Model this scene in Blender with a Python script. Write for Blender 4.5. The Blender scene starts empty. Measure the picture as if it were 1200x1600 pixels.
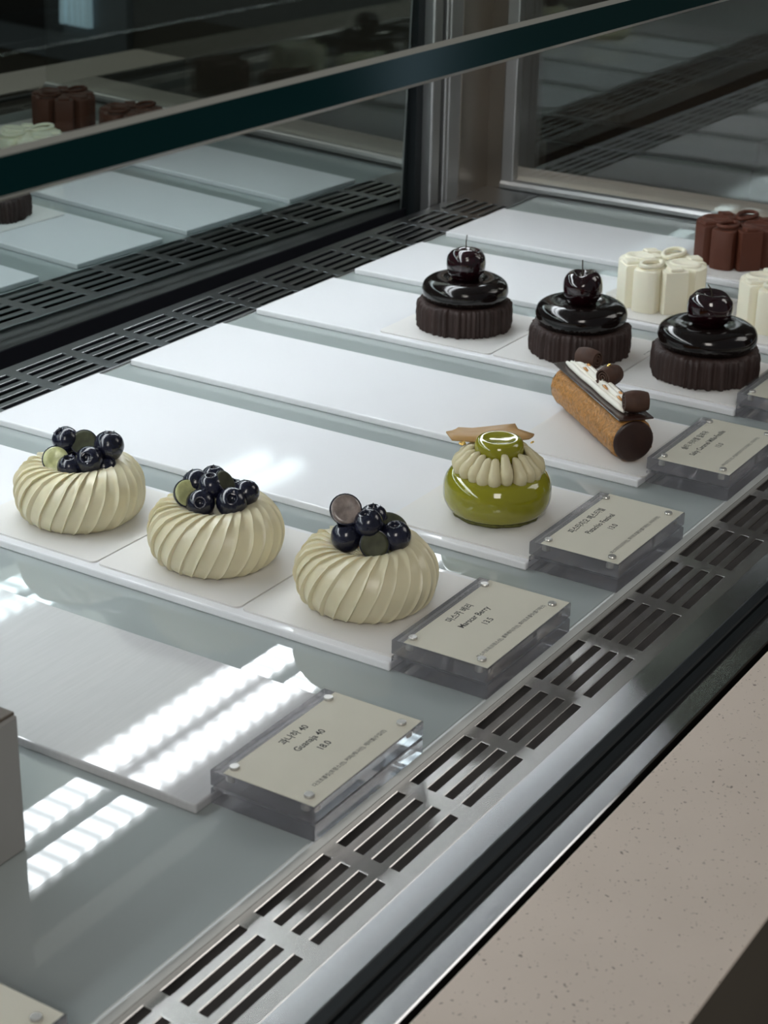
import bpy, bmesh, math, random
from mathutils import Vector, Matrix

S = bpy.context.scene
COL = S.collection
PI = math.pi

# ------------------------------------------------------------------ camera
F_PX, PITCH, YAW, ROLL = 2828.96, 0.4093, 0.5593, 0.0191
CAM = Vector((-0.6541, -0.3639, 0.4310))
fw = Vector((math.cos(PITCH) * math.cos(YAW), math.cos(PITCH) * math.sin(YAW), -math.sin(PITCH)))
rt = fw.cross(Vector((0, 0, 1))).normalized()
up = rt.cross(fw)
r2 = rt * math.cos(ROLL) + up * math.sin(ROLL)
u2 = up * math.cos(ROLL) - rt * math.sin(ROLL)
cd = bpy.data.cameras.new('camera')
cam = bpy.data.objects.new('camera', cd)
COL.objects.link(cam)
cam.matrix_world = Matrix(((r2.x, u2.x, -fw.x, CAM.x), (r2.y, u2.y, -fw.y, CAM.y), (r2.z, u2.z, -fw.z, CAM.z), (0, 0, 0, 1)))
cd.sensor_fit = 'HORIZONTAL'
cd.sensor_width = 36.0
cd.lens = F_PX * 36.0 / 1200.0
cd.clip_start = 0.02
cd.clip_end = 50
cd.dof.use_dof = True
cd.dof.focus_distance = 1.02
cd.dof.aperture_fstop = 30
S.camera = cam

# ------------------------------------------------------------------ world, lights, exposure
W = bpy.data.worlds.new('world')
S.world = W
W.use_nodes = True
W.node_tree.nodes['Background'].inputs[0].default_value = (0.86, 0.93, 1.0, 1)
W.node_tree.nodes['Background'].inputs[1].default_value = 0.12

def area(name, loc, target, sx, sy, power, color):
    l = bpy.data.lights.new(name, 'AREA')
    l.shape = 'RECTANGLE'
    l.size, l.size_y, l.energy, l.color = sx, sy, power, color
    o = bpy.data.objects.new(name, l)
    COL.objects.link(o)
    o.location = loc
    o.rotation_euler = (Vector(target) - Vector(loc)).to_track_quat('-Z', 'Y').to_euler()
    return o
# soft fill standing for unseen windows: beyond the far end, behind-left of the viewer
area('daylight_far_window', (2.3, -1.7, 2.0), (0.3, 0.1, 0.0), 1.5, 1.5, 22, (1.0, 0.97, 0.92))
area('daylight_near_window', (-2.3, -1.3, 1.9), (0.0, 0.0, 0.0), 0.8, 1.5, 32, (1.0, 0.95, 0.89))
LED = 14.0

S.view_settings.view_transform = 'Standard'
S.view_settings.look = 'None'
S.view_settings.gamma = 1.0
S.view_settings.use_curve_mapping = False
S.view_settings.exposure = 0.0
S.cycles.use_denoising = True
S.cycles.sample_clamp_indirect = 6.0
S.cycles.max_bounces = 14
S.cycles.transparent_max_bounces = 16
S.cycles.transmission_bounces = 12

# ------------------------------------------------------------------ material helpers
def new_mat(name):
    m = bpy.data.materials.new(name)
    m.use_nodes = True
    return m, m.node_tree.nodes, m.node_tree.links, m.node_tree.nodes['Principled BSDF']

def pm(name, col, rough=0.5, metal=0.0, ior=1.5, coat=0.0, coat_rough=0.03, var=0.0, scale=60.0, bump=0.0, bscale=200.0, sss=0.0, stretch=(1, 1, 1), spec=None):
    m, N, L, b = new_mat(name)
    b.inputs['Base Color'].default_value = (*col, 1)
    b.inputs['Roughness'].default_value = rough
    b.inputs['Metallic'].default_value = metal
    b.inputs['IOR'].default_value = ior
    b.inputs['Coat Weight'].default_value = coat
    b.inputs['Coat Roughness'].default_value = coat_rough
    if spec is not None:
        b.inputs['Specular IOR Level'].default_value = spec
    if sss:
        b.inputs['Subsurface Weight'].default_value = sss
        b.inputs['Subsurface Radius'].default_value = (0.006, 0.004, 0.0025)
        b.inputs['Subsurface Scale'].default_value = 1.0
    tc = N.new('ShaderNodeTexCoord')
    mp = N.new('ShaderNodeMapping')
    mp.inputs['Scale'].default_value = stretch
    L.new(tc.outputs['Object'], mp.inputs['Vector'])
    if var:
        n = N.new('ShaderNodeTexNoise')
        n.inputs['Scale'].default_value = scale
        n.inputs['Detail'].default_value = 5
        L.new(mp.outputs[0], n.inputs['Vector'])
        cr = N.new('ShaderNodeValToRGB')
        cr.color_ramp.elements[0].position = 0.3
        cr.color_ramp.elements[1].position = 0.7
        cr.color_ramp.elements[0].color = (*[max(0, c * (1 - var)) for c in col], 1)
        cr.color_ramp.elements[1].color = (*[min(1, c * (1 + var)) for c in col], 1)
        L.new(n.outputs[0], cr.inputs[0])
        L.new(cr.outputs[0], b.inputs['Base Color'])
    if bump:
        n2 = N.new('ShaderNodeTexNoise')
        n2.inputs['Scale'].default_value = bscale
        n2.inputs['Detail'].default_value = 4
        L.new(mp.outputs[0], n2.inputs['Vector'])
        bp = N.new('ShaderNodeBump')
        bp.inputs['Strength'].default_value = bump
        bp.inputs['Distance'].default_value = 0.001
        L.new(n2.outputs[0], bp.inputs['Height'])
        L.new(bp.outputs[0], b.inputs['Normal'])
    return m

def brushed(name, col, rough, aniso, streak=0.12, grain=0.00006):
    m, N, L, b = new_mat(name)
    b.inputs['Metallic'].default_value = 1.0
    b.inputs['Roughness'].default_value = rough
    b.inputs['Anisotropic'].default_value = aniso
    b.inputs['Anisotropic Rotation'].default_value = 0.25
    tc = N.new('ShaderNodeTexCoord')
    mp = N.new('ShaderNodeMapping')
    mp.inputs['Scale'].default_value = (12, 900, 12)
    L.new(tc.outputs['Object'], mp.inputs['Vector'])
    n = N.new('ShaderNodeTexNoise')
    n.inputs['Scale'].default_value = 1.0
    n.inputs['Detail'].default_value = 3
    L.new(mp.outputs[0], n.inputs['Vector'])
    cr = N.new('ShaderNodeValToRGB')
    cr.color_ramp.elements[0].color = (*[c * (1 - streak) for c in col], 1)
    cr.color_ramp.elements[1].color = (*[min(1, c * (1 + streak)) for c in col], 1)
    L.new(n.outputs[0], cr.inputs[0])
    L.new(cr.outputs[0], b.inputs['Base Color'])
    mp2 = N.new('ShaderNodeMapping')
    mp2.inputs['Scale'].default_value = (14, 3600, 14)
    L.new(tc.outputs['Object'], mp2.inputs['Vector'])
    n2 = N.new('ShaderNodeTexNoise')
    n2.inputs['Scale'].default_value = 1.0
    n2.inputs['Detail'].default_value = 1
    L.new(mp2.outputs[0], n2.inputs['Vector'])
    bp = N.new('ShaderNodeBump')
    bp.inputs['Strength'].default_value = 1.0
    bp.inputs['Distance'].default_value = grain
    L.new(n2.outputs[0], bp.inputs['Height'])
    if grain > 0:
        L.new(bp.outputs[0], b.inputs['Normal'])
    tg = N.new('ShaderNodeTangent')
    tg.direction_type = 'UV_MAP'
    L.new(tg.outputs[0], b.inputs['Tangent'])
    return m

def thin_glass(name, tint, refl, rough=0.0, fres=True):
    m, N, L, b = new_mat(name)
    N.remove(b)
    out = N['Material Output']
    tr = N.new('ShaderNodeBsdfTransparent')
    tr.inputs[0].default_value = (*tint, 1)
    gl = N.new('ShaderNodeBsdfGlossy')
    gl.inputs['Roughness'].default_value = rough
    gl.inputs[0].default_value = (0.95, 1, 0.98, 1)
    mx = N.new('ShaderNodeMixShader')
    if fres:
        fr = N.new('ShaderNodeLayerWeight')
        fr.inputs['Blend'].default_value = refl
        L.new(fr.outputs['Fresnel'], mx.inputs[0])
    else:
        mx.inputs[0].default_value = refl
    L.new(tr.outputs[0], mx.inputs[1])
    L.new(gl.outputs[0], mx.inputs[2])
    L.new(mx.outputs[0], out.inputs[0])
    return m

def glass(name, col, ior=1.49, rough=0.0):
    m, N, L, b = new_mat(name)
    N.remove(b)
    g = N.new('ShaderNodeBsdfGlass')
    g.inputs['Color'].default_value = (*col, 1)
    g.inputs['IOR'].default_value = ior
    g.inputs['Roughness'].default_value = rough
    L.new(g.outputs[0], N['Material Output'].inputs[0])
    return m

def led_mat(name, strength, period=0.0180):
    m, N, L, b = new_mat(name)
    N.remove(b)
    tc = N.new('ShaderNodeTexCoord')
    sp = N.new('ShaderNodeSeparateXYZ')
    L.new(tc.outputs['Object'], sp.inputs[0])
    mu = N.new('ShaderNodeMath'); mu.operation = 'MULTIPLY'; mu.inputs[1].default_value = 2 * PI / period
    L.new(sp.outputs[0], mu.inputs[0])
    co = N.new('ShaderNodeMath'); co.operation = 'COSINE'
    L.new(mu.outputs[0], co.inputs[0])
    rm = N.new('ShaderNodeMapRange')
    rm.inputs['From Min'].default_value = -1
    rm.inputs['From Max'].default_value = 1
    rm.inputs['To Min'].default_value = 0.55 * strength
    rm.inputs['To Max'].default_value = 1.45 * strength
    L.new(co.outputs[0], rm.inputs['Value'])
    em = N.new('ShaderNodeEmission')
    em.inputs[0].default_value = (0.90, 0.96, 1.0, 1)
    L.new(rm.outputs[0], em.inputs['Strength'])
    L.new(em.outputs[0], N['Material Output'].inputs[0])
    return m

def stone_mat(name):
    m, N, L, b = new_mat(name)
    b.inputs['Roughness'].default_value = 0.45
    tc = N.new('ShaderNodeTexCoord')
    n = N.new('ShaderNodeTexNoise'); n.inputs['Scale'].default_value = 25; n.inputs['Detail'].default_value = 6
    L.new(tc.outputs['Object'], n.inputs['Vector'])
    cr = N.new('ShaderNodeValToRGB')
    cr.color_ramp.elements[0].color = (0.60, 0.52, 0.445, 1)
    cr.color_ramp.elements[1].color = (0.68, 0.59, 0.51, 1)
    L.new(n.outputs[0], cr.inputs[0])
    nw = N.new('ShaderNodeTexNoise'); nw.inputs['Scale'].default_value = 300; nw.inputs['Detail'].default_value = 2
    L.new(tc.outputs['Object'], nw.inputs['Vector'])
    ad = N.new('ShaderNodeMixRGB'); ad.blend_type = 'ADD'; ad.inputs[0].default_value = 0.004
    L.new(tc.outputs['Object'], ad.inputs[1]); L.new(nw.outputs[1], ad.inputs[2])
    v = N.new('ShaderNodeTexVoronoi'); v.inputs['Scale'].default_value = 480; v.inputs['Randomness'].default_value = 1.0
    L.new(ad.outputs[0], v.inputs['Vector'])
    sp = N.new('ShaderNodeSeparateColor'); L.new(v.outputs['Color'], sp.inputs[0])
    # only some cells hold a fleck, of a size of its own
    mr = N.new('ShaderNodeMapRange'); mr.inputs['From Min'].default_value = 0.30; mr.inputs['From Max'].default_value = 1.0
    mr.inputs['To Min'].default_value = 0.0; mr.inputs['To Max'].default_value = 0.32
    L.new(sp.outputs[0], mr.inputs['Value'])
    lt = N.new('ShaderNodeMath'); lt.operation = 'LESS_THAN'
    L.new(v.outputs['Distance'], lt.inputs[0]); L.new(mr.outputs[0], lt.inputs[1])
    ml = N.new('ShaderNodeMath'); ml.operation = 'MULTIPLY'; L.new(lt.outputs[0], ml.inputs[0]); L.new(sp.outputs[1], ml.inputs[1])
    mx = N.new('ShaderNodeMixRGB'); L.new(ml.outputs[0], mx.inputs[0])
    L.new(cr.outputs[0], mx.inputs[1]); mx.inputs[2].default_value = (0.20, 0.16, 0.13, 1)
    L.new(mx.outputs[0], b.inputs['Base Color'])
    return m

M = {}
M['platform'] = pm('grey_green_glass', (0.33, 0.365, 0.36), 0.015, ior=1.52, coat=0.0)
M['platform_edge'] = pm('pale_glass_edge', (0.66, 0.70, 0.69), 0.25)
M['board'] = pm('white_gloss_acrylic', (0.745, 0.75, 0.765), 0.07, ior=1.26, var=0.012, scale=9)
M['board_worn'] = pm('scratched_white_acrylic', (0.50, 0.50, 0.505), 0.03, ior=1.49, var=0.03, scale=30, bump=0.006, bscale=90, stretch=(1, 14, 1))
M['card'] = pm('white_cake_card', (0.66, 0.645, 0.62), 0.5)
M['steel'] = brushed('brushed_steel', (0.66, 0.64, 0.62), 0.27, 0.9, grain=0)
M['steel_strip'] = brushed('bright_brushed_steel', (0.34, 0.34, 0.345), 0.125, 1.0, grain=0)
M['steel_back'] = brushed('darkened_brushed_steel', (0.22, 0.225, 0.23), 0.30, 0.6, grain=0.00005)  # same steel as the front, its dark reflections put into the base colour
M['alu'] = pm('satin_aluminium', (0.42, 0.415, 0.41), 0.42, metal=1.0)
M['bronze'] = pm('warm_satin_steel', (0.30, 0.265, 0.23), 0.3, metal=1.0)
M['rubber'] = pm('black_rubber', (0.006, 0.008, 0.009), 0.5, spec=0.2)
M['black'] = pm('matt_black_paint', (0.004, 0.004, 0.006), 0.7, spec=0.1)
M['duct'] = pm('dark_duct', (0.20, 0.19, 0.185), 0.7)
M['mirror'] = pm('tinted_mirror_glass', (0.42, 0.475, 0.47), 0.008, metal=1.0)
M['end_glass'] = thin_glass('clear_end_glass', (0.93, 0.93, 0.92), 0.10, fres=False)
M['shelf_glass'] = thin_glass('shelf_glass', (0.88, 0.90, 0.88), 0.06, fres=False)
M['shelf_edge'] = pm('dark_green_glass_edge', (0.002, 0.026, 0.028), 0.12, ior=1.5)
M['shelf_arris'] = pm('ground_glass_arris', (0.34, 0.345, 0.31), 0.3)
M['stone'] = stone_mat('speckled_beige_stone')
M['acrylic'] = glass('clear_acrylic', (0.985, 0.985, 1.0))
_n = M['acrylic'].node_tree
_tr = _n.nodes.new('ShaderNodeBsdfTransparent'); _tr.inputs[0].default_value = (0.97, 0.97, 0.985, 1)
_mt = _n.nodes.new('ShaderNodeMixShader'); _mt.inputs[0].default_value = 0.2
_n.links.new(_n.nodes['Glass BSDF'].outputs[0], _mt.inputs[1]); _n.links.new(_tr.outputs[0], _mt.inputs[2])
_df = _n.nodes.new('ShaderNodeBsdfDiffuse'); _df.inputs[0].default_value = (0.86, 0.86, 0.94, 1)
_mx = _n.nodes.new('ShaderNodeMixShader'); _mx.inputs[0].default_value = 0.06  # pale diffuse share lightens the faces in place of bright reflections and refractions
_n.links.new(_mt.outputs[0], _mx.inputs[1]); _n.links.new(_df.outputs[0], _mx.inputs[2])
_n.links.new(_mx.outputs[0], _n.nodes['Material Output'].inputs[0])
M['cover'] = thin_glass('clear_cover', (0.985, 0.985, 0.98), 0.05)
M['magnet'] = pm('nickel_magnet', (0.50, 0.49, 0.46), 0.25, metal=0.6)
M['paper'] = pm('cream_paper', (0.78, 0.75, 0.65), 0.7, var=0.02, scale=150)
_n = M['paper'].node_tree
_tl = _n.nodes.new('ShaderNodeBsdfTranslucent'); _tl.inputs[0].default_value = (0.7, 0.68, 0.62, 1)
_mx = _n.nodes.new('ShaderNodeMixShader'); _mx.inputs[0].default_value = 0.25
_n.links.new(_n.nodes['Principled BSDF'].outputs[0], _mx.inputs[1]); _n.links.new(_tl.outputs[0], _mx.inputs[2])
_n.links.new(_mx.outputs[0], _n.nodes['Material Output'].inputs[0])
M['ink'] = pm('dark_ink', (0.045, 0.043, 0.04), 0.7)
M['ink_fine'] = pm('grey_ink', (0.12, 0.115, 0.105), 0.7)
M['cream'] = pm('ivory_chocolate_cream', (0.67, 0.615, 0.425), 0.33, var=0.04, scale=40, sss=0.15)
M['berry'] = pm('blueberry_skin', (0.010, 0.011, 0.024), 0.2, coat=0.25, coat_rough=0.08, var=0.5, scale=90)
M['berry_flesh'] = pm('blueberry_flesh', (0.46, 0.47, 0.22), 0.25, coat=0.5, var=0.25, scale=300)
M['berry_flesh_grey'] = pm('blueberry_flesh_purple', (0.22, 0.18, 0.16), 0.25, coat=0.5, var=0.35, scale=350)
M['berry_flesh_dark'] = pm('blueberry_flesh_dark', (0.045, 0.048, 0.026), 0.5, spec=0.2, var=0.3, scale=300)
M['bark'] = pm('ridged_dark_chocolate', (0.029, 0.0135, 0.0105), 0.62, var=0.25, scale=160, bump=0.5, bscale=700, stretch=(1, 1, 0.25))
M['glaze'] = pm('black_chocolate_glaze', (0.006, 0.0035, 0.003), 0.13, ior=1.5)
M['cherry'] = pm('dark_cherry_skin', (0.012, 0.0016, 0.0032), 0.12, coat=0.6, var=0.4, scale=120)
M['stem'] = pm('cherry_stem', (0.035, 0.028, 0.016), 0.6)
M['pist'] = pm('pistachio_glaze', (0.245, 0.235, 0.014), 0.09, coat=0.5, sss=0.1)
M['pist_base'] = pm('green_crumb_base', (0.10, 0.10, 0.02), 0.8, var=0.3, scale=300, bump=0.6, bscale=500)
M['petal'] = pm('pistachio_cream', (0.60, 0.54, 0.34), 0.42, sss=0.1, var=0.04, scale=200)
M['tuile'] = pm('caramel_tuile', (0.42, 0.245, 0.085), 0.45, var=0.05, scale=60)
M['gold'] = pm('gold_leaf', (0.85, 0.60, 0.20), 0.2, metal=1.0, bump=0.6, bscale=900)
M['pastry'] = pm('caramelised_puff_pastry', (0.40, 0.185, 0.045), 0.36, var=0.38, scale=520, bump=1.0, bscale=520, stretch=(1, 1, 1))
M['choc'] = pm('dark_chocolate', (0.030, 0.013, 0.009), 0.40, var=0.2, scale=120)
M['choc_plate'] = pm('tempered_chocolate_plate', (0.035, 0.016, 0.012), 0.22, coat=0.2)
M['choc_curl'] = pm('matt_chocolate_curl', (0.066, 0.033, 0.022), 0.62, spec=0.3, var=0.2, scale=150)
M['whip'] = pm('whipped_vanilla_cream', (0.86, 0.83, 0.74), 0.5)
M['caramel'] = pm('caramel_drops', (0.55, 0.25, 0.06), 0.2, coat=0.5)
M['white_choc'] = pm('ivory_velvet', (0.86, 0.82, 0.66), 0.62, sss=0.1, bump=0.15, bscale=900)
M['brown_choc'] = pm('brown_velvet', (0.095, 0.024, 0.010), 0.6, var=0.08, scale=30, bump=0.2, bscale=900)
M['riser'] = pm('grey_riser_block', (0.30, 0.295, 0.28), 0.55, var=0.04, scale=20)
M['riser_edge'] = pm('brown_block_edge', (0.10, 0.08, 0.06), 0.6)
M['floor'] = pm('dark_floor', (0.10, 0.085, 0.065), 0.6, var=0.08, scale=8)
M['wall'] = pm('dark_brown_wall', (0.085, 0.072, 0.055), 0.8, var=0.1, scale=4)
M['wood'] = pm('dark_brown_wood', (0.030, 0.019, 0.008), 0.5, var=0.3, scale=12, stretch=(1, 1, 8))
M['frame_dark'] = pm('window_frame_grey', (0.16, 0.18, 0.20), 0.5)
M['curtain_dark'] = pm('black_cloth', (0.012, 0.011, 0.013), 0.9)
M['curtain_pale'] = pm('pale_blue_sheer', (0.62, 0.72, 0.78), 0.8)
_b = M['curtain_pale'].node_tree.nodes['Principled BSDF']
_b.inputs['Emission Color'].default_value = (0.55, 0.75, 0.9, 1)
_b.inputs['Emission Strength'].default_value = 0.7  # glow stands in for daylight coming through the sheer

# ------------------------------------------------------------------ geometry helpers
def tag(o, label=None, cat=None, group=None, kind=None):
    if label: o['label'] = label
    if cat: o['category'] = cat
    if group: o['group'] = group
    if kind: o['kind'] = kind
    return o

def empty(name, loc=(0, 0, 0), rz=0.0, parent=None):
    o = bpy.data.objects.new(name, None)
    o.empty_display_size = 0.01
    o.location = loc
    o.rotation_euler = (0, 0, rz)
    COL.objects.link(o)
    if parent: o.parent = parent
    return o

def link(name, me, mat, parent=None, smooth=False, loc=None, rot=None):
    for m in (mat if isinstance(mat, (list, tuple)) else [mat]):
        me.materials.append(m)
    if smooth:
        for p in me.polygons: p.use_smooth = True
    o = bpy.data.objects.new(name, me)
    if loc is not None: o.location = loc
    if rot is not None: o.rotation_euler = rot
    COL.objects.link(o)
    if parent: o.parent = parent
    return o

def pyd(name, v, f, mat, parent=None, smooth=False, loc=None, rot=None):
    me = bpy.data.meshes.new(name)
    me.from_pydata([tuple(p) for p in v], [], f)
    me.update()
    return link(name, me, mat, parent, smooth, loc, rot)

def boxmesh(name, x0, x1, y0, y1, z0, z1, bev=0.0, seg=2, uv=False):
    bm = bmesh.new()
    vs = [bm.verts.new(p) for p in ((x0, y0, z0), (x1, y0, z0), (x1, y1, z0), (x0, y1, z0), (x0, y0, z1), (x1, y0, z1), (x1, y1, z1), (x0, y1, z1))]
    for q in ((3, 2, 1, 0), (4, 5, 6, 7), (0, 1, 5, 4), (1, 2, 6, 5), (2, 3, 7, 6), (3, 0, 4, 7)):
        bm.faces.new([vs[i] for i in q])
    if bev:
        bmesh.ops.bevel(bm, geom=list(bm.edges), offset=bev, segments=seg, affect='EDGES', profile=0.5)
    if uv: add_uv(bm)
    me = bpy.data.meshes.new(name)
    bm.to_mesh(me)
    bm.free()
    return me

def add_uv(bm):
    l = bm.loops.layers.uv.new('UVMap')
    for f in bm.faces:
        for lp in f.loops:
            lp[l].uv = (lp.vert.co.x + 0.3 * lp.vert.co.z, lp.vert.co.y + 0.37 * lp.vert.co.z)

def box(name, x0, x1, y0, y1, z0, z1, mat, parent=None, bev=0.0, seg=2, uv=False, loc=None, rot=None):
    return link(name, boxmesh(name, x0, x1, y0, y1, z0, z1, bev, seg, uv), mat, parent, False, loc, rot)

def extrude_profile(name, prof, x0, x1, mat, parent=None, uv=True, smooth=False):
    """closed (y,z) profile swept along X"""
    n = len(prof)
    bm = bmesh.new()
    a = [bm.verts.new((x0, y, z)) for y, z in prof]
    b = [bm.verts.new((x1, y, z)) for y, z in prof]
    for i in range(n):
        j = (i + 1) % n
        bm.faces.new((a[i], b[i], b[j], a[j]))
    bm.faces.new(a)
    bm.faces.new(b[::-1])
    bmesh.ops.recalc_face_normals(bm, faces=bm.faces)
    if uv: add_uv(bm)
    me = bpy.data.meshes.new(name)
    bm.to_mesh(me)
    bm.free()
    return link(name, me, mat, parent, smooth)

def lathe(prof, n, rf=None):
    """verts, faces of revolved (r,z) profile; rf(theta,i,r,z)->(r,z,dtheta)"""
    v, f = [], []
    k = len(prof)
    for i, (r, z) in enumerate(prof):
        for j in range(n):
            th = 2 * PI * j / n
            rr, zz, t2 = (r, z, th) if rf is None else rf(th, i, r, z)
            v.append((rr * math.cos(t2), rr * math.sin(t2), zz))
    for i in range(k - 1):
        for j in range(n):
            j2 = (j + 1) % n
            f.append((i * n + j, i * n + j2, (i + 1) * n + j2, (i + 1) * n + j))
    f.append(tuple(range(n))[::-1])
    f.append(tuple((k - 1) * n + j for j in range(n)))
    return v, f

def smooth_prof(pts, m):
    """Catmull-Rom through points, m steps for each span"""
    out = []
    P = [pts[0]] + list(pts) + [pts[-1]]
    for i in range(1, len(P) - 2):
        p0, p1, p2, p3 = P[i - 1], P[i], P[i + 1], P[i + 2]
        for s in range(m):
            t = s / m
            out.append(tuple(0.5 * ((2 * b) + (-a + c) * t + (2 * a - 5 * b + 4 * c - d) * t * t + (-a + 3 * b - 3 * c + d) * t ** 3) for a, b, c, d in zip(p0, p1, p2, p3)))
    out.append(tuple(pts[-1]))
    return out

def tube(name, pts, rad, mat, parent=None, n=8, closed=False, loc=None):
    v, f = [], []
    P = [Vector(p) for p in pts]
    k = len(P)
    rads = rad if isinstance(rad, (list, tuple)) else [rad] * k
    for i in range(k):
        a = P[(i - 1) % k] if (closed or i > 0) else P[i]
        b = P[(i + 1) % k] if (closed or i < k - 1) else P[i]
        t = (b - a).normalized()
        ref = Vector((0, 0, 1)) if abs(t.z) < 0.9 else Vector((1, 0, 0))
        s = t.cross(ref).normalized()
        w = s.cross(t)
        for j in range(n):
            an = 2 * PI * j / n
            v.append(P[i] + (s * math.cos(an) + w * math.sin(an)) * rads[i])
    for i in range(k if closed else k - 1):
        i2 = (i + 1) % k
        for j in range(n):
            j2 = (j + 1) % n
            f.append((i * n + j, i * n + j2, i2 * n + j2, i2 * n + j))
    if not closed:
        f.append(tuple(range(n))[::-1])
        f.append(tuple((k - 1) * n + j for j in range(n)))
    return pyd(name, v, f, mat, parent, True, loc)

def copy_tree(o, parent=None):
    c = o.copy()
    COL.objects.link(c)
    c.parent = parent
    for ch in list(o.children):
        copy_tree(ch, c)
    return c

# ------------------------------------------------------------------ the room
tag(box('floor', -4, 2.7, -4, 3.2, -1.05, -1.0, M['floor']), kind='structure')
tag(box('wall_far', 2.6, 2.7, -4, 3.2, -1.0, 1.8, M['wall']), kind='structure')
tag(box('wall_back', -4, 2.6, 3.0, 3.1, -1.0, 1.8, M['wall']), kind='structure')
win = tag(empty('window_1', (2.595, -1.6, -0.32)), kind='structure')
box('window_frame', -0.02, 0.0, -0.55, 0.20, -0.08, 0.80, M['frame_dark'], win)
box('curtain', -0.032, -0.021, -0.50, 0.0, -0.012, 0.75, M['curtain_dark'], win)
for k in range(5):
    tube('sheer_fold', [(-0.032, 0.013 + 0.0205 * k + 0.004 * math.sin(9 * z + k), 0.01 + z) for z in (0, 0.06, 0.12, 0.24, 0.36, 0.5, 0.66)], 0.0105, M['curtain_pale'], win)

# stone ledges and the box beyond the end glass
led = tag(box('stone_ledge', -1.2, 1.25, -0.1772, -0.0917, -0.0065, -0.004, M['stone'], bev=0.0006), 'speckled beige stone ledge along the front of the case', 'ledge')
tag(box('front_panel', -1.2, 1.25, -0.1766, -0.0922, -0.9, -0.0065, M['floor']), 'dark panel below the stone ledge', 'panel')
tag(box('end_ledge', 0.9735, 1.075, -0.09, 0.75, -0.04, -0.004, pm('pale_beige_ledge', (0.55, 0.49, 0.42), 0.5), bev=0.001), 'pale beige ledge seen through the end glass', 'ledge')
wb = tag(empty('wooden_box', (1.78, 0.60, -1.0)), 'dark brown wooden box behind the end glass', 'box')
box('body', -0.28, 0.28, -0.15, 0.14, 0.0, 0.93, M['wood'], wb)
box('lid', -0.29, 0.29, -0.16, 0.145, 0.93, 0.966, M['wood'], wb, bev=0.004)

# ------------------------------------------------------------------ display case
XA, XB = -1.15, 0.953
case = tag(empty('display_case', (0, 0, -0.05)), 'refrigerated pastry display case with steel grilles and mirrored back', 'display case')
C0 = Vector((0, 0, 0.05))
def cpart(o):
    o.parent = case
    o.location = Vector(o.location) + C0
    return o
cpart(box('case_base', XA, XB + 0.012, -0.0915, 0.60, -0.16, -0.045, M['black']))
cpart(box('front_duct', XA, XB, -0.058, 0.03, -0.045, -0.026, M['duct']))
cpart(box('back_duct', XA, XB, 0.46, 0.527, -0.045, -0.030, M['duct']))
cpart(box('deck_support', XA, XB, 0.0125, 0.455, -0.044, -0.0072, M['black']))

def grille(name, y0, y1, slots, xs, slen, mat, skew, thick=0.0012):
    """steel sheet with rows of slots cut through; slots = list of (ya,yb)"""
    ys = [y0]
    for a, b in sorted(slots): ys += [a, b]
    ys.append(y1)
    hole = {i for i in range(len(ys) - 1) if i % 2 == 1}
    xl = [XA]
    for x in xs: xl += [x, x + slen]
    xl.append(XB)
    bm = bmesh.new()
    g = [[bm.verts.new((x + skew * (y - slots[0][1]) if 0 < i < len(xl) - 1 else x, y, 0)) for y in ys] for i, x in enumerate(xl)]
    for i in range(len(xl) - 1):
        for j in range(len(ys) - 1):
            if i % 2 == 1 and j in hole: continue
            bm.faces.new((g[i][j], g[i + 1][j], g[i + 1][j + 1], g[i][j + 1]))
    r = bmesh.ops.extrude_face_region(bm, geom=list(bm.faces))
    bmesh.ops.translate(bm, verts=[e for e in r['geom'] if isinstance(e, bmesh.types.BMVert)], vec=(0, 0, -thick))
    bmesh.ops.recalc_face_normals(bm, faces=bm.faces)
    add_uv(bm)
    me = bpy.data.meshes.new(name)
    bm.to_mesh(me)
    bm.free()
    o = link(name, me, mat)
    bv = o.modifiers.new('edge', 'BEVEL')
    bv.width = 0.0003
    bv.segments = 1
    bv.limit_method = 'ANGLE'
    return o
PER = 0.0593
fx = [-0.2322 + PER * k for k in range(-15, 20)]
fg = grille('front_grille', -0.0450, 0.006, [(-0.0080 - 0.00955 * k, -0.0032 - 0.00955 * k) for k in range(3, -1, -1)], fx, 0.0492, M['steel'], 0.10)
fg.location = (0, 0, -0.0058)
cpart(fg)
bx_ = [0.3047 - 0.0595 * 23 + 0.0595 * k for k in range(23 + 10)]
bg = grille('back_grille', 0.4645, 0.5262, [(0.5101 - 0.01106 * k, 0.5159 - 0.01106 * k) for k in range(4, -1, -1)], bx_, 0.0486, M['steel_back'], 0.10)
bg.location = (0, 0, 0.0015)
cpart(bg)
# front steel strip (slightly sunk past the fold), gasket, outer strip
cpart(extrude_profile('front_strip', [(-0.0450, -0.0058), (-0.0635, -0.0036), (-0.0635, -0.012), (-0.0450, -0.012)], XA, XB, M['steel_strip']))
cpart(extrude_profile('rubber_gasket', [(-0.0605, -0.010), (-0.0605, -0.0036), (-0.0610, -0.0026), (-0.0622, -0.0020), (-0.0672, -0.0020), (-0.0680, -0.0026), (-0.0684, -0.0046), (-0.0692, -0.0046), (-0.0696, -0.0030), (-0.0735, -0.0034), (-0.0742, -0.0044), (-0.0745, -0.010)], XA, XB, M['rubber']))
cpart(extrude_profile('outer_strip', [(-0.0725, -0.0060), (-0.0876, -0.0037), (-0.0884, -0.0042), (-0.0885, -0.045), (-0.0870, -0.045), (-0.0870, -0.012), (-0.0725, -0.012)], XA, XB, M['steel_strip']))
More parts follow.
